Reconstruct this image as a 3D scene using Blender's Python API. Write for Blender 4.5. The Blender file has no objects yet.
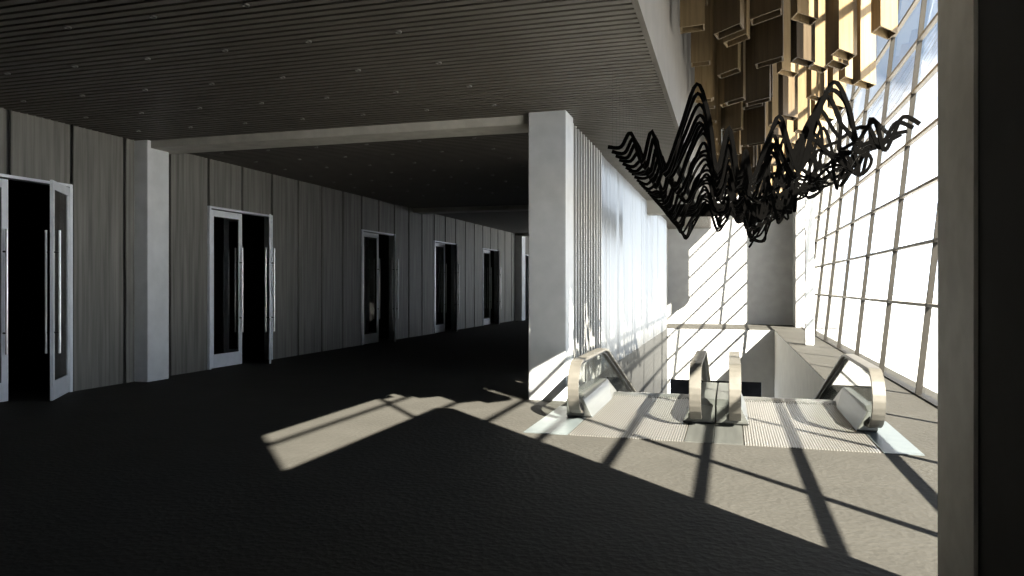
import bpy, math, random
from mathutils import Vector, noise
random.seed(7)
SC = bpy.context.scene
COL = SC.collection
PI = math.pi

# ------------------------------------------------------------------ helpers
class MB:
    """collects verts / faces, builds one mesh object"""
    def __init__(s): s.v = []; s.f = []
    def quad(s, a, b, c, d):
        n = len(s.v); s.v += [a, b, c, d]; s.f.append((n, n+1, n+2, n+3)); return s
    def box(s, x0, x1, y0, y1, z0, z1):
        n = len(s.v)
        s.v += [(x0,y0,z0),(x1,y0,z0),(x1,y1,z0),(x0,y1,z0),(x0,y0,z1),(x1,y0,z1),(x1,y1,z1),(x0,y1,z1)]
        s.f += [tuple(n+i for i in q) for q in ((0,3,2,1),(4,5,6,7),(0,1,5,4),(1,2,6,5),(2,3,7,6),(3,0,4,7))]
        return s
    def hexa(s, p):
        n = len(s.v); s.v += p
        s.f += [tuple(n+i for i in q) for q in ((0,3,2,1),(4,5,6,7),(0,1,5,4),(1,2,6,5),(2,3,7,6),(3,0,4,7))]
        return s
    def prism_x(s, poly, x0, x1):
        """poly: list of (y,z) extruded along x"""
        n = len(s.v); k = len(poly)
        s.v += [(x0,y,z) for y,z in poly] + [(x1,y,z) for y,z in poly]
        s.f.append(tuple(range(n, n+k))); s.f.append(tuple(range(n+2*k-1, n+k-1, -1)))
        for i in range(k):
            j = (i+1) % k
            s.f.append((n+i, n+k+i, n+k+j, n+j))
        return s
    def sweep(s, pts, w, h, side=Vector((0,1,0)), rnd=0, closed=False):
        """rectangular or round section swept along pts; `side` = fixed width direction"""
        pts = [Vector(p) for p in pts]; n = len(s.v); k = 4 if not rnd else rnd
        for i, p in enumerate(pts):
            t = (pts[min(i+1,len(pts)-1)] - pts[max(i-1,0)]).normalized()
            up = side.cross(t).normalized(); sd = side
            for j in range(k):
                if rnd:
                    a = 2*PI*j/k; q = p + sd*(math.cos(a)*w/2) + up*(math.sin(a)*h/2)
                else:
                    a, b = ((-1,-1),(1,-1),(1,1),(-1,1))[j]; q = p + sd*(a*w/2) + up*(b*h/2)
                s.v.append(tuple(q))
        for i in range(len(pts)-1):
            for j in range(k):
                jj = (j+1) % k
                s.f.append((n+i*k+j, n+i*k+jj, n+(i+1)*k+jj, n+(i+1)*k+j))
        s.f.append(tuple(n+j for j in reversed(range(k))))
        e = n+(len(pts)-1)*k; s.f.append(tuple(e+j for j in range(k)))
        return s
    def cyl(s, p0, p1, r, k=12):
        d = (Vector(p1)-Vector(p0)).normalized()
        sd = Vector((1,0,0)) if abs(d.x) < .9 else Vector((0,1,0))
        sd = (sd - d*sd.dot(d)).normalized()
        return s.sweep([p0, p1], 2*r, 2*r, sd, k)
    def build(s, name, mat, parent=None, bevel=0, smooth=False, origin=None):
        me = bpy.data.meshes.new(name)
        o = Vector(origin) if origin else Vector((0,0,0))
        me.from_pydata([tuple(Vector(v)-o) for v in s.v], [], s.f); me.update()
        me.materials.append(mat)
        import bmesh
        bm = bmesh.new(); bm.from_mesh(me); bmesh.ops.recalc_face_normals(bm, faces=bm.faces)
        if bevel: bmesh.ops.bevel(bm, geom=list(bm.edges), offset=bevel, segments=2, affect='EDGES', clamp_overlap=True)
        bm.to_mesh(me); bm.free()
        if smooth:
            for p in me.polygons: p.use_smooth = True
            try: me.set_sharp_from_angle(angle=math.radians(40))
            except Exception: pass
        ob = bpy.data.objects.new(name, me); COL.objects.link(ob)
        ob.location = o
        if parent: ob.parent = parent
        return ob

def empty(name, loc, rz=0):
    o = bpy.data.objects.new(name, None); COL.objects.link(o)
    o.location = loc; o.rotation_euler = (0,0,rz); o.empty_display_size = .3
    return o
def tag(o, label=None, cat=None, group=None, kind=None):
    if label: o['label'] = label
    if cat: o['category'] = cat
    if group: o['group'] = group
    if kind: o['kind'] = kind
    return o
def struct(o): o['kind'] = 'structure'; return o
def copy_tree(o, parent=None):
    c = o.copy(); COL.objects.link(c)
    if parent: c.parent = parent
    for ch in list(o.children): copy_tree(ch, c)
    return c

# ------------------------------------------------------------------ materials
def new_mat(name):
    m = bpy.data.materials.new(name); m.use_nodes = True
    nt = m.node_tree; b = nt.nodes['Principled BSDF']
    return m, nt, b
def N(nt, t, **kw):
    n = nt.nodes.new(t)
    for k, v in kw.items():
        if k in n.inputs: n.inputs[k].default_value = v
        else: setattr(n, k, v)
    return n
def noisy(name, c0, c1, scale=(1,1,1), rough=.5, metal=0, bump=0, nscale=8, detail=6, spec=.5, bscale=None, lo=.35, hi=.65):
    """object-space noise between two colours, with optional bump"""
    m, nt, b = new_mat(name); L = nt.links.new
    tc = N(nt,'ShaderNodeTexCoord'); mp = N(nt,'ShaderNodeMapping'); mp.inputs['Scale'].default_value = scale
    L(tc.outputs['Object'], mp.inputs['Vector'])
    nz = N(nt,'ShaderNodeTexNoise', Scale=nscale, Detail=detail); L(mp.outputs['Vector'], nz.inputs['Vector'])
    cr = N(nt,'ShaderNodeValToRGB'); cr.color_ramp.elements[0].position = lo; cr.color_ramp.elements[1].position = hi
    cr.color_ramp.elements[0].color = (*c0,1); cr.color_ramp.elements[1].color = (*c1,1)
    L(nz.outputs['Fac'], cr.inputs['Fac']); L(cr.outputs['Color'], b.inputs['Base Color'])
    b.inputs['Roughness'].default_value = rough; b.inputs['Metallic'].default_value = metal
    b.inputs['Specular IOR Level'].default_value = spec
    if bump:
        n2 = nz
        if bscale:
            n2 = N(nt,'ShaderNodeTexNoise', Scale=bscale, Detail=4); L(mp.outputs['Vector'], n2.inputs['Vector'])
        bp = N(nt,'ShaderNodeBump', Strength=bump, Distance=.02); L(n2.outputs['Fac'], bp.inputs['Height']); L(bp.outputs['Normal'], b.inputs['Normal'])
    return m
M = {}
M['white'] = noisy('white_paint', (.56,.57,.58), (.63,.64,.65), nscale=3, rough=.55, bump=.05, bscale=60)
M['wallwhite'] = noisy('white_wall_paint', (.30,.30,.295), (.34,.34,.335), nscale=2, rough=.6)
M['white2'] = noisy('matt_white_paint', (.40,.41,.42), (.45,.46,.47), nscale=3, rough=.6)
M['voidpaint'] = noisy('warm_void_paint', (.40,.385,.34), (.45,.435,.385), nscale=2, rough=.6)
M['fascia'] = noisy('taupe_fascia_paint', (.070,.063,.054), (.086,.078,.067), nscale=2, rough=.7)
M['pier'] = noisy('grey_column_paint', (.66,.64,.58), (.78,.76,.70), nscale=4, rough=.6)
M['plaster'] = noisy('pale_plaster', (.21,.20,.18), (.245,.235,.21), nscale=1.5, rough=.6)
M['beam'] = noisy('pale_concrete_beam', (.36,.345,.31), (.44,.425,.38), nscale=3, rough=.7)
M['ceil'] = noisy('dark_ceiling_metal', (.075,.068,.058), (.09,.082,.070), nscale=2, rough=.55)
M['ceilback'] = noisy('ceiling_backing', (.045,.043,.038), (.055,.053,.047), nscale=2, rough=.8)
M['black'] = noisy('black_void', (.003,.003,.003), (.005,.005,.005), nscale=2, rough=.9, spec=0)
M['darkroom'] = noisy('dark_wall_and_unlit_room', (.012,.012,.012), (.02,.02,.02), nscale=2, rough=.9)
M['panel'] = noisy('dark_wood_veneer', (.11,.106,.095), (.235,.228,.205), scale=(3,3,.12), nscale=4, detail=9, rough=.58, spec=.35, bump=.04, lo=.3, hi=.75)
M['joint'] = noisy('black_joint', (.008,.008,.008), (.012,.012,.012), nscale=3, rough=.3)
M['alu'] = noisy('white_aluminium', (.74,.77,.82), (.80,.83,.88), nscale=4, rough=.25, spec=.8)
M['steel'] = noisy('brushed_steel', (.82,.82,.80), (.88,.88,.86), scale=(1,1,.1), nscale=12, rough=.25, metal=.5)
M['bracket'] = noisy('dark_bracket_metal', (.03,.03,.03), (.05,.05,.05), nscale=9, rough=.4, metal=.6)
M['bar'] = noisy('black_lacquered_bar', (.0005,.00045,.0004), (.0009,.0008,.0007), nscale=9, rough=.7, spec=.015)
M['mullion'] = noisy('grey_facade_metal', (.014,.0128,.011), (.018,.0165,.014), nscale=3, rough=.5, spec=.1)
M['transom'] = noisy('tan_transom_metal', (.10,.088,.07), (.13,.115,.09), nscale=3, rough=.5, spec=.3)
M['rubber'] = noisy('handrail_belt', (.070,.066,.057), (.090,.084,.072), nscale=5, rough=.4, metal=.2)
M['railblack'] = noisy('black_rubber_edge', (.015,.015,.015), (.03,.03,.03), nscale=8, rough=.5)
M['deck'] = noisy('escalator_deck_metal', (.060,.062,.058), (.080,.083,.077), scale=(1,.1,1), nscale=10, rough=.35, metal=.3)
M['floorplate'] = noisy('floor_cover_plate', (.085,.10,.103), (.105,.122,.125), nscale=6, rough=.35, metal=.2)
M['slabstone'] = noisy('pale_gallery_floor', (.07,.066,.056), (.09,.085,.073), nscale=3, rough=.6)
M['lowfloor'] = noisy('lower_floor_stone', (.12,.115,.10), (.15,.14,.125), nscale=2, rough=.5)
M['plaza'] = noisy('pale_plaza_paving', (.54,.55,.56), (.64,.65,.66), nscale=.5, rough=.8)
M['spot'] = noisy('spot_trim_metal', (.18,.18,.17), (.22,.22,.21), nscale=20, rough=.35, metal=.6)

# carpet
def carpet():
    m, nt, b = new_mat('charcoal_carpet'); L = nt.links.new
    tc = N(nt,'ShaderNodeTexCoord')
    n1 = N(nt,'ShaderNodeTexNoise', Scale=1.3, Detail=5); n2 = N(nt,'ShaderNodeTexNoise', Scale=26, Detail=5); n3 = N(nt,'ShaderNodeTexVoronoi', Scale=14)
    for n in (n1,n2,n3): L(tc.outputs['Object'], n.inputs['Vector'])
    mx = N(nt,'ShaderNodeMath', operation='MULTIPLY'); L(n1.outputs['Fac'], mx.inputs[0]); L(n2.outputs['Fac'], mx.inputs[1])
    cr = N(nt,'ShaderNodeValToRGB'); cr.color_ramp.elements[0].position=.12; cr.color_ramp.elements[1].position=.42
    cr.color_ramp.elements[0].color=(.034,.0325,.0285,1); cr.color_ramp.elements[1].color=(.044,.042,.037,1)
    L(mx.outputs[0], cr.inputs['Fac']); L(cr.outputs['Color'], b.inputs['Base Color'])
    ad = N(nt,'ShaderNodeMath', operation='ADD'); L(n2.outputs['Fac'], ad.inputs[0]); L(n3.outputs['Distance'], ad.inputs[1])
    bp = N(nt,'ShaderNodeBump', Strength=.4, Distance=.014); L(ad.outputs[0], bp.inputs['Height']); L(bp.outputs['Normal'], b.inputs['Normal'])
    b.inputs['Roughness'].default_value=.75; b.inputs['Specular IOR Level'].default_value=.12
    return m
M['carpet'] = carpet()

def ribbed(name, c0, c1, period, axis='X', rough=.35, metal=.4, bump=.5):
    m, nt, b = new_mat(name); L = nt.links.new
    tc = N(nt,'ShaderNodeTexCoord'); w = N(nt,'ShaderNodeTexWave', wave_type='BANDS', bands_direction=axis); w.inputs['Scale'].default_value = 2*PI/(20*period)
    L(tc.outputs['Object'], w.inputs['Vector'])
    cr = N(nt,'ShaderNodeValToRGB'); cr.color_ramp.elements[0].color=(*c0,1); cr.color_ramp.elements[1].color=(*c1,1)
    cr.color_ramp.elements[0].position=.2; cr.color_ramp.elements[1].position=.6
    L(w.outputs['Fac'], cr.inputs['Fac']); L(cr.outputs['Color'], b.inputs['Base Color'])
    bp = N(nt,'ShaderNodeBump', Strength=bump, Distance=.01); L(w.outputs['Fac'], bp.inputs['Height']); L(bp.outputs['Normal'], b.inputs['Normal'])
    b.inputs['Roughness'].default_value=rough; b.inputs['Metallic'].default_value=metal
    return m
M['ribplate'] = ribbed('ribbed_landing_metal', (.062,.060,.055), (.155,.15,.138), .035)
M['step'] = ribbed('grooved_step_metal', (.03,.03,.03), (.22,.22,.21), .03)

def glass(name, ior=1.45, tint=(1,1,1), refl=1.0, rough=0.0):
    m = bpy.data.materials.new(name); m.use_nodes=True; nt=m.node_tree; nt.nodes.clear(); L=nt.links.new
    out=N(nt,'ShaderNodeOutputMaterial'); mix=N(nt,'ShaderNodeMixShader'); geo=N(nt,'ShaderNodeNewGeometry'); dt=N(nt,'ShaderNodeVectorMath', operation='DOT_PRODUCT'); L(geo.outputs['Incoming'],dt.inputs[0]); L(geo.outputs['Normal'],dt.inputs[1])
    ab=N(nt,'ShaderNodeMath', operation='ABSOLUTE'); L(dt.outputs['Value'],ab.inputs[0]); om=N(nt,'ShaderNodeMath', operation='SUBTRACT', use_clamp=True); om.inputs[0].default_value=1; L(ab.outputs[0],om.inputs[1])
    pw=N(nt,'ShaderNodeMath', operation='POWER'); L(om.outputs[0],pw.inputs[0]); pw.inputs[1].default_value=5
    r0=((ior-1)/(ior+1))**2; fr=N(nt,'ShaderNodeMath', operation='MULTIPLY_ADD'); L(pw.outputs[0],fr.inputs[0]); fr.inputs[1].default_value=1-r0; fr.inputs[2].default_value=r0
    tr=N(nt,'ShaderNodeBsdfTransparent'); tr.inputs['Color'].default_value=(*tint,1)
    gl=N(nt,'ShaderNodeBsdfGlossy'); gl.inputs['Roughness'].default_value=rough
    mu=N(nt,'ShaderNodeMath', operation='MULTIPLY'); mu.inputs[1].default_value=refl
    L(fr.outputs[0], mu.inputs[0]); L(mu.outputs[0], mix.inputs['Fac']); L(tr.outputs[0], mix.inputs[1]); L(gl.outputs[0], mix.inputs[2]); L(mix.outputs[0], out.inputs['Surface'])
    return m
M['facadeglass'] = glass('clear_facade_glass', 1.35, (.97,.98,.98))
M['railglass'] = glass('clear_balustrade_glass', 1.35, (.93,.95,.94))
M['doorglass'] = glass('dark_door_glass', 2.3, (.35,.36,.36))

def wood(name, c0, c1):
    m, nt, b = new_mat(name); L = nt.links.new
    tc = N(nt,'ShaderNodeTexCoord'); mp = N(nt,'ShaderNodeMapping'); mp.inputs['Scale'].default_value=(5,5,.25); L(tc.outputs['Object'], mp.inputs['Vector'])
    nz = N(nt,'ShaderNodeTexNoise', Scale=3, Detail=8, Distortion=.6); L(mp.outputs['Vector'], nz.inputs['Vector'])
    cr = N(nt,'ShaderNodeValToRGB'); cr.color_ramp.elements[0].position=.3; cr.color_ramp.elements[1].position=.7
    cr.color_ramp.elements[0].color=(*c0,1); cr.color_ramp.elements[1].color=(*c1,1)
    L(nz.outputs['Fac'], cr.inputs['Fac'])
    oi = N(nt,'ShaderNodeObjectInfo'); mr = N(nt,'ShaderNodeMapRange'); mr.inputs['To Min'].default_value=.62; mr.inputs['To Max'].default_value=1.25
    L(oi.outputs['Random'], mr.inputs['Value'])
    mm = N(nt,'ShaderNodeVectorMath', operation='SCALE'); L(cr.outputs['Color'], mm.inputs[0]); L(mr.outputs[0], mm.inputs['Scale'])
    L(mm.outputs[0], b.inputs['Base Color']); b.inputs['Roughness'].default_value=.55; b.inputs['Specular IOR Level'].default_value=.3
    return m
M['wooddark'] = wood('dark_oak', (.040,.027,.014), (.070,.050,.028))  # darker oak tone, used on some of the baffles
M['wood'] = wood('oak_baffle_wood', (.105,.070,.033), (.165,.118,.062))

def finwall(name='satin_fin_metal', d=.04, g=.21, r=.28):
    m = bpy.data.materials.new(name); m.use_nodes=True; nt=m.node_tree; nt.nodes.clear(); L=nt.links.new
    out=N(nt,'ShaderNodeOutputMaterial'); ad=N(nt,'ShaderNodeAddShader'); df=N(nt,'ShaderNodeBsdfDiffuse'); gl=N(nt,'ShaderNodeBsdfGlossy')
    df.inputs['Color'].default_value=(d,d,d*.97,1); gl.inputs['Color'].default_value=(g,g*1.03,g*1.045,1); gl.inputs['Roughness'].default_value=r
    L(df.outputs[0], ad.inputs[0]); L(gl.outputs[0], ad.inputs[1]); L(ad.outputs[0], out.inputs['Surface'])
    return m
M['fin'] = finwall()
M['blade'] = finwall('pale_blade_metal', .26, .12, .4)
M['voidmetal'] = finwall('dull_void_cladding', .03, .10, .35)

# ------------------------------------------------------------------ dimensions
H = 5.33            # hall ceiling
XW = -12.55         # panelled wall plane
EX = -1.0           # ceiling edge over the atrium
FX, FL = 3.5, .105  # glass wall base x and outward lean
ZR = 13.0           # atrium roof
YV0, YV1 = 14.3, 37.3   # stair void
VXL, VXR = -3.0, 2.06
ZL = -6.6
def fx(z): return FX + FL*z

# ------------------------------------------------------------------ setting
fl = MB()
TF = .35
fl.box(-17, VXL, -10, 52, -TF, 0)
fl.box(VXL, 3.9, -10, YV0, -TF, 0)
struct(fl.build('floor', M['carpet']))
g = MB(); g.box(VXR, 3.9, YV0, YV1, -TF, 0); g.box(VXL, 3.9, YV1, 43, -TF, 0)
struct(g.build('floor_gallery', M['carpet']))
g = MB(); g.box(VXL-.2, VXR+.1, YV0, YV1+4, ZL-.2, ZL); struct(g.build('floor_lower', M['lowfloor']))

# panelled wall with its panels and joints, pierced by the doors
PY = [11.64 + 1.341*k for k in range(-16, 31)]
DOORK = [-2, 3, 9, 14, 19, 24]
DH = 4.06
wl = MB()
doors = [(11.64+1.341*k, 11.64+1.341*(k+2)) for k in DOORK]
def in_door(a, b):
    return any(a >= d0-.01 and b <= d1+.01 for d0, d1 in doors)
for a, b in zip(PY[:-1], PY[1:]):
    z0 = DH+.06 if in_door(a, b) else 0
    wl.box(XW-.06, XW, a+.042, b-.042, z0, H)
struct(wl.build('wall_left', M['panel'], bevel=.006))
wj = MB()
for a, b in zip(PY[:-1], PY[1:]):
    if not in_door(a, b): wj.box(XW-.25, XW-.045, a, b, 0, H)
    else: wj.box(XW-.25, XW-.045, a, b, DH+.05, H)
struct(wj.build('wall_left_backing', M['joint']))
r = MB(); r.box(-16.2, -16, -10, 52, 0, H); struct(r.build('wall_room_behind', M['darkroom']))  # near-black colour stands in for the darkness of unlit rooms behind the doors
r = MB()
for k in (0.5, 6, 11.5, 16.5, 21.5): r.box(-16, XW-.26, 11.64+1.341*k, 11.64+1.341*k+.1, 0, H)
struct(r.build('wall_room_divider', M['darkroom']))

# ceiling: backing slab and ribs
c = MB(); c.box(-17, EX, -10, 52, H, H+.3); struct(c.build('ceiling', M['ceilback']))
c = MB(); y = -9.0
while y < 51.5:
    c.box(XW, EX-.06, y, y+.105, H-.035, H+.001); y += .16
struct(c.build('ceiling_ribs', M['ceil']))
for nm, ya, yb, z0 in (('ceiling_beam', 13.35, 14.1, H-.20), ('ceiling_beam', 28.1, 28.85, H-.20), ('ceiling_beam', 43.2, 44.0, H-.20)):
    b_ = MB(); b_.box(XW, -3.56, ya, yb, z0, H-.01); struct(b_.build(nm, M['beam'], bevel=.008))
b_ = MB(); b_.box(-3.1, EX-.0, 27.9, 28.7, 4.80, H-.01); struct(b_.build('ceiling_downstand', M['plaster'], bevel=.008))
b_ = MB(); b_.box(EX-.06, EX+.012, -9.5, 42.4, H-.035, ZR+.2); struct(b_.build('wall_fascia', M['fascia']))
b_ = MB(); b_.box(EX-.25, 5.6, -9.5, 43, ZR, ZR+.3); struct(b_.build('ceiling_atrium', M['plaster']))

# walls
w = MB(); w.box(-17, 5.3, -10.2, -10, 0, ZR+.2); struct(w.build('wall_behind', M['darkroom']))
w = MB(); w.box(-17, VXL-.6, 51.8, 52, 0, H); struct(w.build('wall_end', M['panel']))
w = MB(); w.box(VXL-.62, fx(ZR)+.3, 42.4, 42.7, -TF, ZR); struct(w.build('wall_back', M['wallwhite']))
w = MB(); w.box(VXL-.1, VXR+.1, YV1-.03, YV1+.25, -2.5, 0.004); w.box(1.45, VXR+.1, YV1, YV1+.25, ZL, -2.5); w.box(VXL-.1, -2.85, YV1, YV1+.25, ZL, -2.5)
struct(w.build('wall_void_far', M['wallwhite']))
w = MB(); w.box(VXL-.1, VXR+.1, YV1+3.6, YV1+3.8, ZL, -.36); struct(w.build('wall_lower_recess', M['black']))  # black colour puts the darkness of the lower opening onto its back wall
w = MB(); w.box(VXR-.03, VXR+.1, YV0, YV1-.03, ZL, .004); struct(w.build('wall_void_right', M['voidpaint']))
w = MB(); w.box(VXR-.04, VXR+.12, YV0, YV1-.03, .002, .014); w.box(VXL-.1, VXR+.12, YV1-.04, YV1+.27, .002, .014); struct(w.build('floor_void_edge', M['carpet']))
w = MB(); w.box(VXL-.12, VXL+.03, YV0, YV1-.03, ZL, .004); struct(w.build('wall_void_left', M['voidmetal']))
w = MB(); w.box(VXL-.5, VXL-.06, 17.6, 37.2, 0, H-.04); w.box(VXL-.5, VXL-.3, 37.2, 41.5, 0, H-.04); struct(w.build('wall_fin_backing', M['plaster']))
w = MB(); w.box(VXL, VXR, YV0-.12, YV0, ZL, -.36); struct(w.build('wall_void_near', M['plaster']))

# white fin wall beside the void
fw = MB(); bl = MB(); y = 13.95; i = 0
while y < 17.6:                       # free standing blades, daylight between them
    t_ = .07 + .05*random.random(); bl.box(VXL-.06, VXL+.05, y, y+t_, 0, H-.035); y += t_ + .17 + .10*random.random()
while y < 37.0:                       # then close set shallow ribs on a backing
    p = .16 + .16*random.random(); d = .012 + .028*random.random(); x0 = VXL-.06
    prof = [(x0, y), (x0+.03, y+.006), (x0+.06+d, y+p*.3), (x0+.06+d*.6, y+p*.7), (x0+.03, y+p-.006), (x0, y+p)]
    n = len(fw.v); k = len(prof)
    for z in (.0, H-.05): fw.v += [(px, py, z) for px, py in prof]
    fw.f.append(tuple(range(n, n+k))); fw.f.append(tuple(range(n+2*k-1, n+k-1, -1)))
    for q in range(k):
        qq = (q+1) % k; fw.f.append((n+q, n+qq, n+k+qq, n+k+q))
    y += p
struct(fw.build('wall_fins', M['fin'])); struct(bl.build('wall_blades', M['blade']))

# foreground wall with its pale end pier
WX0, WX1, WYE, WYP, WZ = 1.31, 1.66, 5.47, 4.70, 6.2
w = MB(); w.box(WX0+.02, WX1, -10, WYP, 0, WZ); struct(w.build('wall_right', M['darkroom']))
w = MB(); w.box(WX0, WX1, WYP, WYE, 0, WZ)
tag(w.build('column', M['pier'], bevel=.012, origin=((WX0+WX1)/2, (WYP+WYE)/2, 0)), 'big grey column end in the right foreground, cut off by the frame', 'column')

# columns of the hall
def column(x0, x1, y0, y1, z1, label, mat='white'):
    m = MB(); m.box(x0, x1, y0, y1, 0, z1)
    return tag(m.build('column', M[mat], bevel=.012, origin=((x0+x1)/2, (y0+y1)/2, 0)), label, 'column')
column(XW-.04, -12.2, 13.25, 13.9, H-.03, 'pale column against the dark panelled wall, left of the second door')
column(-3.56, -2.86, 13.15, 13.82, H-.03, 'wide white square column beside the escalators, its foot in sunlight', 'white2')
column(XW-.04, -12.1, 43.2, 44.0, H-.03, 'distant pale column at the far end of the panelled wall')
column(2.58, 2.86, 28.2, 28.5, ZR-.02, 'slim white column standing by the glass wall beyond the void')

# ------------------------------------------------------------------ glass wall
GW = struct(empty('window_1', (FX, 20, 0)))
GW.location = (0,0,0)
G0, G1 = -2.65, 39.8
m_ys = []
yy = 15.87
while yy > G0+.5: yy -= 3.65
while yy < 42.2:
    m_ys.append(yy); yy += 3.65
def leanbox(mb, x0, x1, y0, y1, z0, z1):
    mb.hexa([(fx(z0)+x0,y0,z0),(fx(z0)+x1,y0,z0),(fx(z0)+x1,y1,z0),(fx(z0)+x0,y1,z0),(fx(z1)+x0,y0,z1),(fx(z1)+x1,y0,z1),(fx(z1)+x1,y1,z1),(fx(z1)+x0,y1,z1)])
for y in m_ys:
    a = MB(); leanbox(a, -.08, .03, y-.028, y+.028, 0, ZR); a.build('mullion', M['mullion'], GW)
z = 1.73
while z < ZR:
    a = MB(); a.box(fx(z)-.075, fx(z)+.03, G0, 42.4, z-.032, z+.032); a.build('transom', M['transom'], GW); z += 1.24
a = MB(); a.quad((fx(0)+.0,G0,0),(fx(0),42.4,0),(fx(ZR),42.4,ZR),(fx(ZR),G0,ZR)); a.build('glass_pane', M['facadeglass'], GW)
a = MB(); a.box(3.2, 5.3, 40.0, 41.9, 0, ZR); struct(a.build('wall_glass_pier', M['wallwhite']))
a = MB(); leanbox(a, -.1, .2, -10, G0, 0, ZR); struct(a.build('wall_glass_end', M['white']))
a = MB(); a.box(FX-.08, FX+.1, G0, 42.4, 0, .03); struct(a.build('trim_1', M['mullion']))

# outside
a = MB(); a.box(3.9, 160, -120, 220, -.25, -.05); struct(a.build('ground_outside', M['plaza']))

# ------------------------------------------------------------------ doors
def door_leaf(parent, hinge, ang, width, side):
    """hinge world (x,y); ang = direction of the leaf from the hinge; side +1/-1: face with outward normal"""
    e = empty('door_leaf', (hinge[0], hinge[1], 0), ang); e.parent = parent
    fr = MB(); T = .025
    st = .13
    for (x0,x1,z0,z1) in ((0,st,.015,DH-.03),(width-st,width,.015,DH-.03),(st,width-st,.015,.36),(st,width-st,DH-.19,DH-.03)):
        fr.box(x0, x1, -T, T, z0, z1)
    # child meshes carry their own world data relative to the leaf empty
    f = fr.build('leaf_frame', M['alu'], None, bevel=.004); f.parent = e
    gl = MB(); gl.box(st, width-st, -.006, .006, .36, DH-.19); q = gl.build('glass_pane', M['doorglass'], None); q.parent = e
    for sgn in (-1, 1):
        h = MB(); hx = width-.10; hy = sgn*.11
        h.cyl((hx,hy,.87), (hx,hy,3.12), .022, 10); q = h.build('pull_handle', M['steel'], None, smooth=True); q.parent = e
        for zz in (1.25, 2.72):
            k = MB(); k.cyl((hx, sgn*T, zz), (hx, hy, zz), .016, 8); s_ = k.build('bracket', M['bracket'], None); s_.parent = q
    return e
open_ang = [35, 34, 28, 24, 21, 18]
for i, (d0, d1) in enumerate(doors):
    D = struct(empty('door_%d' % (i+1), (XW, (d0+d1)/2, 0)))
    inv = Vector(D.location)
    def put(o):
        o.parent = D; o.location = Vector(o.location) - inv; return o
    f = MB(); x0, x1 = XW-.22, XW+.03
    f.box(x0, x1, d0, d0+.07, 0, DH); f.box(x0, x1, d1-.07, d1, 0, DH); f.box(x0, x1, d0, d1, DH-.0, DH+.055)
    put(f.build('door_frame', M['alu'], None, bevel=.004))
    wdt = (d1-d0-.14)/2 - .01
    l = door_leaf(None, (XW-.03, d0+.075), PI/2, wdt, 1); put(l)
    a = math.radians(-90 + open_ang[i]); l = door_leaf(None, (XW+.0, d1-.075), a, wdt, 1); put(l)

# ------------------------------------------------------------------ spotlights
sp = empty('ceiling_spotlight', (0,0,H-.035))
k = MB(); n = 16
ring = [(.042*math.cos(2*PI*j/n), .042*math.sin(2*PI*j/n)) for j in range(n)]
rin = [(x*.66, y*.66) for x, y in ring]
vv = [(x,y,.0) for x,y in ring]+[(x,y,-.02) for x,y in ring]+[(x,y,-.02) for x,y in rin]+[(x,y,.0) for x,y in rin]
k.v = vv
for j in range(n):
    jj=(j+1)%n
    for a_ in range(3): k.f.append((a_*n+j, a_*n+jj, (a_+1)*n+jj, (a_+1)*n+j))
q = k.build('spot_ring', M['spot'], sp)
k = MB(); k.v = [(x,y,-.004) for x,y in rin]; k.f=[tuple(range(n))]; k.build('lens', M['black'], sp)
f_, hy_ = 740, 286
th = math.atan(218/740)
def proj(x, y, z):
    Fd = -math.sin(th)*x + math.cos(th)*y; R_ = math.cos(th)*x + math.sin(th)*y
    return 512 + f_*R_/Fd, hy_ - f_*(z-2.1)/Fd
ORD = ['first','second','third','fourth','fifth','sixth','seventh','eighth','ninth','tenth','eleventh','twelfth']
first = True
rows_near = [12.42, 11.13, 9.84, 8.5, 7.2]; rows_far = [15.02, 16.35, 17.65, 18.95, 20.25, 21.55, 22.85, 24.15]
for side, rows in (('in front of', rows_near), ('beyond', rows_far)):
    for ri, yr in enumerate(rows):
        vis = []
        for kx in range(7):
            x = -3.99 - 1.28*kx; u, v = proj(x, yr, H)
            if 4 < u < (526 if yr > 13 else 1000) and v > 1 and x > XW+.2: vis.append(x)
        for ci, x in enumerate(vis):
            o = sp if first else copy_tree(sp); first = False
            o.location = (x, yr, H-.035)
            cnt = ORD[ci]+' from the right' if len(vis) > 1 else 'only one visible'
            tag(o, 'ceiling spotlight %s the near beam, %s row, %s' % (side, ORD[ri], cnt), 'spotlight', 'recessed spotlights in the ribbed ceiling')

# ------------------------------------------------------------------ escalators
SL = .32; YA = 13.9; YN = 11.1; ZT = .92      # slope, apex, newel front
def rail_path(zoff=0, n=14):
    """path of handrail in (y,z): from under the newel, round it, level, then down"""
    R_ = .40; zc = ZT-R_; yc = YN+R_
    P = [(yc+.35, zc-R_+.03), (yc+.12, zc-R_)]
    for j in range(n+1):
        a = -PI/2 - PI*j/n
        P.append((yc + R_*math.cos(a), zc + R_*math.sin(a)))
    P.append((YA-.5, ZT)); P.append((YA-.12, ZT-.005)); P.append((YA+.15, ZT-.05))
    for t in (1, 5, 12, 19.0): P.append((YA+.15+t, ZT-.05-SL*t))
    return P
def deck_prof():
    ye = YA+19
    return [(YN+.46, .05), (YN+.53, .0), (YV0-.6, 0.0), (YV0+.2, -.35), (ye, .0-SL*(ye-YA)-.5), (ye, .38-SL*(ye-YA)-.1), (YA+.1, .34), (YN+.72, .36), (YN+.47, .30)]
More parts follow.
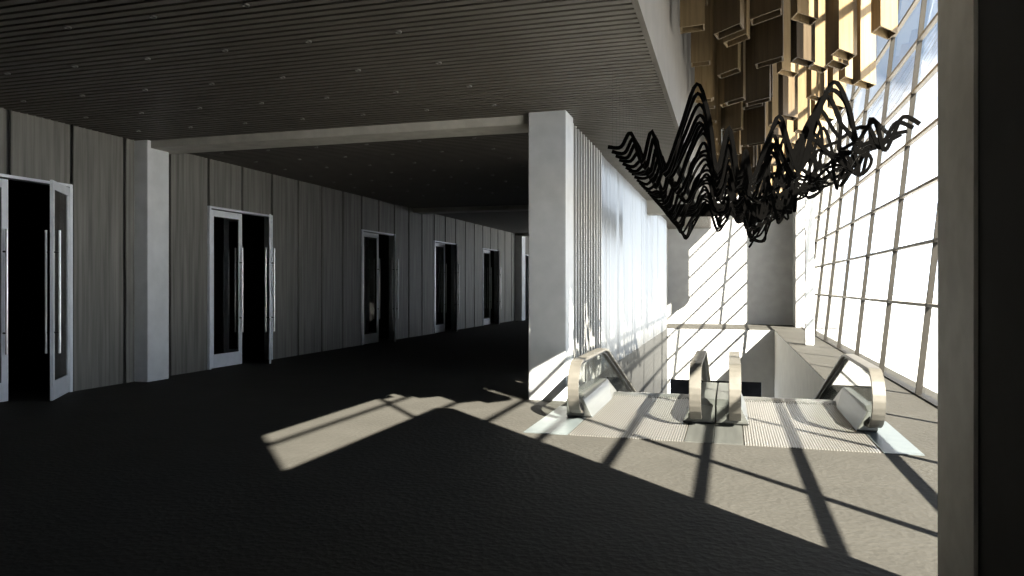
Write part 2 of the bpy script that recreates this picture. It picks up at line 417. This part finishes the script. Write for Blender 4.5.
def escalator(xl, xr, label, outer, left):
    E = empty('escalator', ((xl+xr)/2, YN, 0)); base = Vector(E.location)
    tag(E, label, 'escalator', 'pair of escalators going down into the void')
    def put(o): o.parent = E; o.location = Vector(o.location)-base; return o
    # landing plates
    m = MB(); m.box(xl+.12, xr-.12, 10.22, YV0-.05, 0, .012); put(m.build('landing_plate', M['ribplate'], None))
    m = MB(); m.box(xl+.10, xr-.10, YV0-.05, YV0+.25, -.03, .018); 
    for t in range(36):
        x = xl+.14+t*(xr-xl-.28)/36; m.box(x, x+.02, YV0-.25, YV0-.05, .012, .02)
    put(m.build('comb_plate', M['deck'], None))
    # steps
    m = MB(); y = YV0+.25; z = -.03
    while y < YA+20.2:
        m.box(xl+.13, xr-.13, y, y+.41, z-.35, z); y += .40; z -= .40*SL
    put(m.build('step_band', M['step'], None))
    for s_, x in ((-1, xl), (1, xr)):
        # handrail belt (wide, metallic) and dark inner guide
        P = rail_path(); pts = [(x, y, z) for y, z in P]
        m = MB(); m.sweep(pts, .17, .045, Vector((1,0,0))); hr = put(m.build('handrail', M['rubber'], None, bevel=.006))
        Pi = [(x, y, z) for y, z in P]
        g = MB()
        inner = []
        for i_, p in enumerate(P):
            a = P[max(i_-1,0)]; b = P[min(i_+1,len(P)-1)]
            t = Vector((b[0]-a[0], b[1]-a[1])).normalized(); nn = Vector((t.y, -t.x))
            inner.append((x, p[0]+nn.x*.04, p[1]+nn.y*.04))
        g.sweep(inner, .07, .05, Vector((1,0,0))); rg = g.build('rail_guide', M['railblack'], None); rg.parent = hr
        # glass panels between deck and rail
        gp = MB(); ye = YA+18.5
        arc = [(YN+.40+ .36*math.cos(-PI/2-PI*j/10), ZT-.40+.36*math.sin(-PI/2-PI*j/10)) for j in range(0, 11)]
        poly = [(YN+.60,.22)] + arc + [(YA-.1,ZT-.05),(YA+.15,ZT-.09),(ye, ZT-.05-SL*(ye-YA)),(ye, .2-SL*(ye-YA)),(YA+.1,.3),(YN+.72,.3)]
        gp.prism_x(poly, x-.008, x+.008); put(gp.build('glass_balustrade', M['railglass'], None))
        # deck: skirt box, chamfered towards the steps
        dm = MB(); prof = deck_prof()
        inn = x - s_*.20; out = x + s_*(outer[0] if s_ < 0 else outer[1])
        n = len(dm.v); kk = len(prof)
        # top narrower than bottom on the step side
        def vx(xx, z, yv, j): 
            top = j in (5,6,7,8)
            return (xx + (s_*.13 if (top and xx == inn) else 0), yv, z)
        dm.v += [vx(inn, z, yv, j) for j,(yv,z) in enumerate(prof)] + [vx(out, z, yv, j) for j,(yv,z) in enumerate(prof)]
        dm.f.append(tuple(range(n, n+kk))); dm.f.append(tuple(range(n+2*kk-1, n+kk-1, -1)))
        for j in range(kk):
            jj = (j+1) % kk; dm.f.append((n+j, n+kk+j, n+kk+jj, n+jj))
        put(dm.build('deck', M['deck'], None, bevel=.01))
        pb = MB(); pb.box(x-.05, x+.05, YN+.38, YN+.62, .13, .24); put(pb.build('rail_inlet', M['railblack'], None, bevel=.01))
    # floor cover plate outside
    xo = (xl-.54, xl+.10) if left else (xr-.10, xr+.36)
    m = MB(); m.box(xo[0], xo[1], 10.22, 12.6, 0, .010); put(m.build('cover_plate', M['floorplate'], None))
    xm = (xr-.10, -.213) if left else (-.207, xl+.10)
    m = MB(); m.box(xm[0], xm[1], 10.22, 12.0, 0, .010); put(m.build('threshold_plate', M['deck'], None))
    return E
escalator(-2.30, -.49, 'left escalator, its outer handrail beside the white finned wall', (.20, .27), True)
escalator(.07, 1.95, 'right escalator, its outer handrail silhouetted against the glass wall', (.27, .07), False)

# ------------------------------------------------------------------ wave sculpture
f0 = [(608,147),(621,147),(631,133),(642,162),(652,131),(663,172),(680,130),(697,84),(710,120),(717,168),(729,127),(739,176),(746,150),(752,178),(765,150),(779,116),(790,148),(801,170),(815,118),(834,82),(849,108),(857,140),(868,126),(876,123),(884,150),(892,138),(903,117),(920,124)]
f1 = [(667,214),(673,222),(680,230),(687,240),(694,226),(700,214),(706,205),(712,214),(718,232),(724,222),(730,214),(737,222),(744,222),(750,240),(755,246),(761,228),(767,214),(773,222),(779,214),(785,200),(791,205),(796,196),(801,188),(806,196),(811,192),(815,184),(820,186),(826,176)]
def unproj(u, v, y):
    # point of world plane y seen at (u,v)
    dx = -math.sin(th) + math.cos(th)*(u-512)/f_; dy = math.cos(th) + math.sin(th)*(u-512)/f_; dz = (hy_-v)/f_
    t = y/dy; return t*dx, 2.1+t*dz
NEARY, FARY, NB = 11.0, 20.6, 27
c0 = [unproj(u, v, NEARY) for u, v in f0]; c1 = [unproj(u, v, FARY) for u, v in f1]
def catmull(P, n=5):
    out = []
    for i in range(len(P)-1):
        p0, p1, p2, p3 = P[max(i-1,0)], P[i], P[i+1], P[min(i+2,len(P)-1)]
        for k in range(n):
            t = k/n
            out.append(tuple(.5*((2*b)+(-a+c)*t+(2*a-5*b+4*c-d)*t*t+(-a+3*b-3*c+d)*t**3) for a,b,c,d in zip(p0,p1,p2,p3)))
    out.append(P[-1]); return out
S = empty('hanging_sculpture', (.3, 15.8, 4.2)); sb = Vector(S.location)
tag(S, 'black sculpture of rippling wave bars hanging above the escalators', 'sculpture')
def sput(o): o.parent = S; o.location = Vector(o.location)-sb; return o
for i in range(NB):
    t = i/(NB-1); y = NEARY+(FARY-NEARY)*t
    P = []
    for j in range(len(c0)):
        x = c0[j][0]*(1-t)+c1[j][0]*t; z = c0[j][1]*(1-t)+c1[j][1]*t
        edge = min(1, min(j, len(c0)-1-j)/2)
        rt = j > 13; s1 = noise.noise(Vector((j*(.55 if rt else .9), i*(.62 if rt else .33), 3.1))); s2 = noise.noise(Vector((j*(.7 if rt else 1.3)+9, i*.8, 7.7)))
        rs = 1.5 if j > 13 else .45
        x += .30*s2*edge*rs*min(1,t*3); z += .55*s1*edge*rs*(.3+.7*math.sin(PI*min(1,t*1.6+.05)) if t > 0 else 0)
        P.append((x, y, z))
    P = [(a, b+0*a, c_) for a, b, c_ in catmull(P)]
    m = MB(); m.sweep(P, .045, .052, Vector((0,1,0)))
    sput(m.build('wave_bar', M['bar'], None, bevel=0))
    for jj in (2, 118):
        cx, cy, cz = P[jj]
        top = (cx,cy,H-.03) if jj == 2 else (fx(7.93)-.07, cy, 7.93)
        m = MB(); m.cyl((cx,cy,cz), top, .0013, 5); sput(m.build('suspension_cable', M['bracket'], None))
m = MB(); xa, za = unproj(672, 211, FARY); xb, _ = unproj(792, 211, FARY)
m.box(xa, xb, FARY-.1, FARY+.1, za-.17, za+.17); sput(m.build('carrier_beam', M['bar'], None, bevel=.01))
m = MB(); m.box(xa+.6, xa+.68, NEARY+1.9, FARY, za-.02, za+.06); m.box(xb-.7, xb-.62, NEARY+1.9, FARY, za-.02, za+.06); sput(m.build('spine_rail', M['bar'], None))

# ------------------------------------------------------------------ timber baffles
def baffle(x, y, zb, yaw, yaw2, L_, W_, label, group, mat='wood'):
    """hollow four sided timber tube open at the foot; yaw = direction of the long side"""
    e1 = Vector((math.cos(yaw), math.sin(yaw), 0))*L_/2; e2 = Vector((math.cos(yaw2), math.sin(yaw2), 0))*W_/2
    tk = .03
    m = MB(); z1 = ZR-.01
    i1 = e1*(1-2*tk/L_); i2 = e2*(1-2*tk/W_)
    o = [-e1-e2, e1-e2, e1+e2, -e1+e2]; ii = [-i1-i2, i1-i2, i1+i2, -i1+i2]
    for ring_, z in ((o, zb), (o, z1), (ii, zb), (ii, zb+1.6)):
        m.v += [(q.x+x, q.y+y, z) for q in ring_]
    for j in range(4):
        jj = (j+1)%4
        m.f += [(j, jj, 4+jj, 4+j), (jj, j, 8+j, 8+jj), (8+jj, 8+j, 12+j, 12+jj)]
    m.f += [(4,5,6,7), (12,13,14,15)]
    ob = m.build('timber_baffle', M[mat], None, origin=(x, y, zb))
    return tag(ob, label, 'baffle', group)
GR = 'timber baffles hanging in the atrium roof'
rows = [5.7+1.85*i for i in range(18)]
for ri, y in enumerate(rows):
    if ri == 0: y = 6.3
    for cj in range(6):
        x = -.62 + .60*cj + (.14 if ri % 2 and 0 < cj < 5 else 0)
        nz = noise.noise(Vector((x*1.9, y*.9, 1.3)))
        zb = 6.15 + .8*nz + [.75, .35, .1, 0, 0, -.05][cj] + .13*((ri*7+cj*5) % 4)
        zb = max(zb, 6.3 if y < 12 else 5.75)
        yaw = math.radians([-8, -46, -40, 50, 54, 54][cj]); yaw2 = math.radians([92, 78, 84, 104, 104, 104][cj])
        L_ = [.42, .62, .62, .56, .56, .56][cj]
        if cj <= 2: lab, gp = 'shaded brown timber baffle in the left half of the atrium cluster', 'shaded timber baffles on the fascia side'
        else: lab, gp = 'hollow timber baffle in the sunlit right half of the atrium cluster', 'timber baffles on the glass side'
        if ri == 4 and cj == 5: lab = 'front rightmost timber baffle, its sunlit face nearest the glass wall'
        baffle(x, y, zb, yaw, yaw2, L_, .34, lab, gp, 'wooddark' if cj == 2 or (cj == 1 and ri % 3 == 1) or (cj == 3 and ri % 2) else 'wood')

# ------------------------------------------------------------------ light
sun = bpy.data.lights.new('sun', 'SUN'); sun.energy = 55; sun.angle = math.radians(.5); sun.color = (1.0, .93, .80)
so = bpy.data.objects.new('sun', sun); COL.objects.link(so)
so.rotation_euler = Vector((-1.0, 1.036, -1.0)).to_track_quat('-Z', 'Y').to_euler()
so.location = (30, -30, 30)

W = bpy.data.worlds.new('sky'); SC.world = W; W.use_nodes = True; nt = W.node_tree; L = nt.links.new
bg = nt.nodes['Background']; tc = N(nt,'ShaderNodeTexCoord'); sep = N(nt,'ShaderNodeSeparateXYZ'); L(tc.outputs['Generated'], sep.inputs[0])
nz = N(nt,'ShaderNodeTexNoise', Scale=7, Detail=6, Roughness=.55); L(tc.outputs['Generated'], nz.inputs['Vector'])
grad = N(nt,'ShaderNodeMapRange'); grad.inputs['From Min'].default_value=.10; grad.inputs['From Max'].default_value=.30
grad.inputs['To Min'].default_value=-.35; grad.inputs['To Max'].default_value=.12; L(sep.outputs['Z'], grad.inputs['Value'])
ad = N(nt,'ShaderNodeMath', operation='ADD'); L(nz.outputs['Fac'], ad.inputs[0]); L(grad.outputs[0], ad.inputs[1])
cr = N(nt,'ShaderNodeValToRGB'); cr.color_ramp.elements[0].position=.50; cr.color_ramp.elements[0].color=(1.5,1.65,1.85,1)
cr.color_ramp.elements[1].position=.60; cr.color_ramp.elements[1].color=(.46,.65,.94,1)
L(ad.outputs[0], cr.inputs['Fac']); hz = N(nt,'ShaderNodeMapRange'); hz.inputs['From Min'].default_value=0; hz.inputs['From Max'].default_value=.22; hz.inputs['To Min'].default_value=4.2; hz.inputs['To Max'].default_value=1; L(sep.outputs['Z'], hz.inputs['Value'])
vs = N(nt,'ShaderNodeVectorMath', operation='SCALE'); L(cr.outputs['Color'], vs.inputs[0]); L(hz.outputs[0], vs.inputs['Scale']); L(vs.outputs[0], bg.inputs['Color']); bg.inputs['Strength'].default_value = 1.0

# ------------------------------------------------------------------ camera
cam = bpy.data.cameras.new('camera'); co = bpy.data.objects.new('camera', cam); COL.objects.link(co)
cam.sensor_width = 36; cam.lens = 740/1024*36; cam.shift_y = -2/1024; cam.clip_end = 500; cam.clip_start = .05
co.location = (0,0,2.1); co.rotation_euler = (PI/2, 0, th)
SC.camera = co
SC.view_settings.view_transform = 'Standard'; SC.view_settings.look = 'None'; SC.view_settings.gamma = 1
SC.view_settings.use_curve_mapping = False; SC.view_settings.exposure = 0
SC.cycles.max_bounces = 12; SC.cycles.diffuse_bounces = 6; SC.cycles.glossy_bounces = 6; SC.cycles.transparent_max_bounces = 24
SC.cycles.caustics_reflective = True
SC.cycles.use_denoising = True
SC.cycles.sample_clamp_indirect = 10
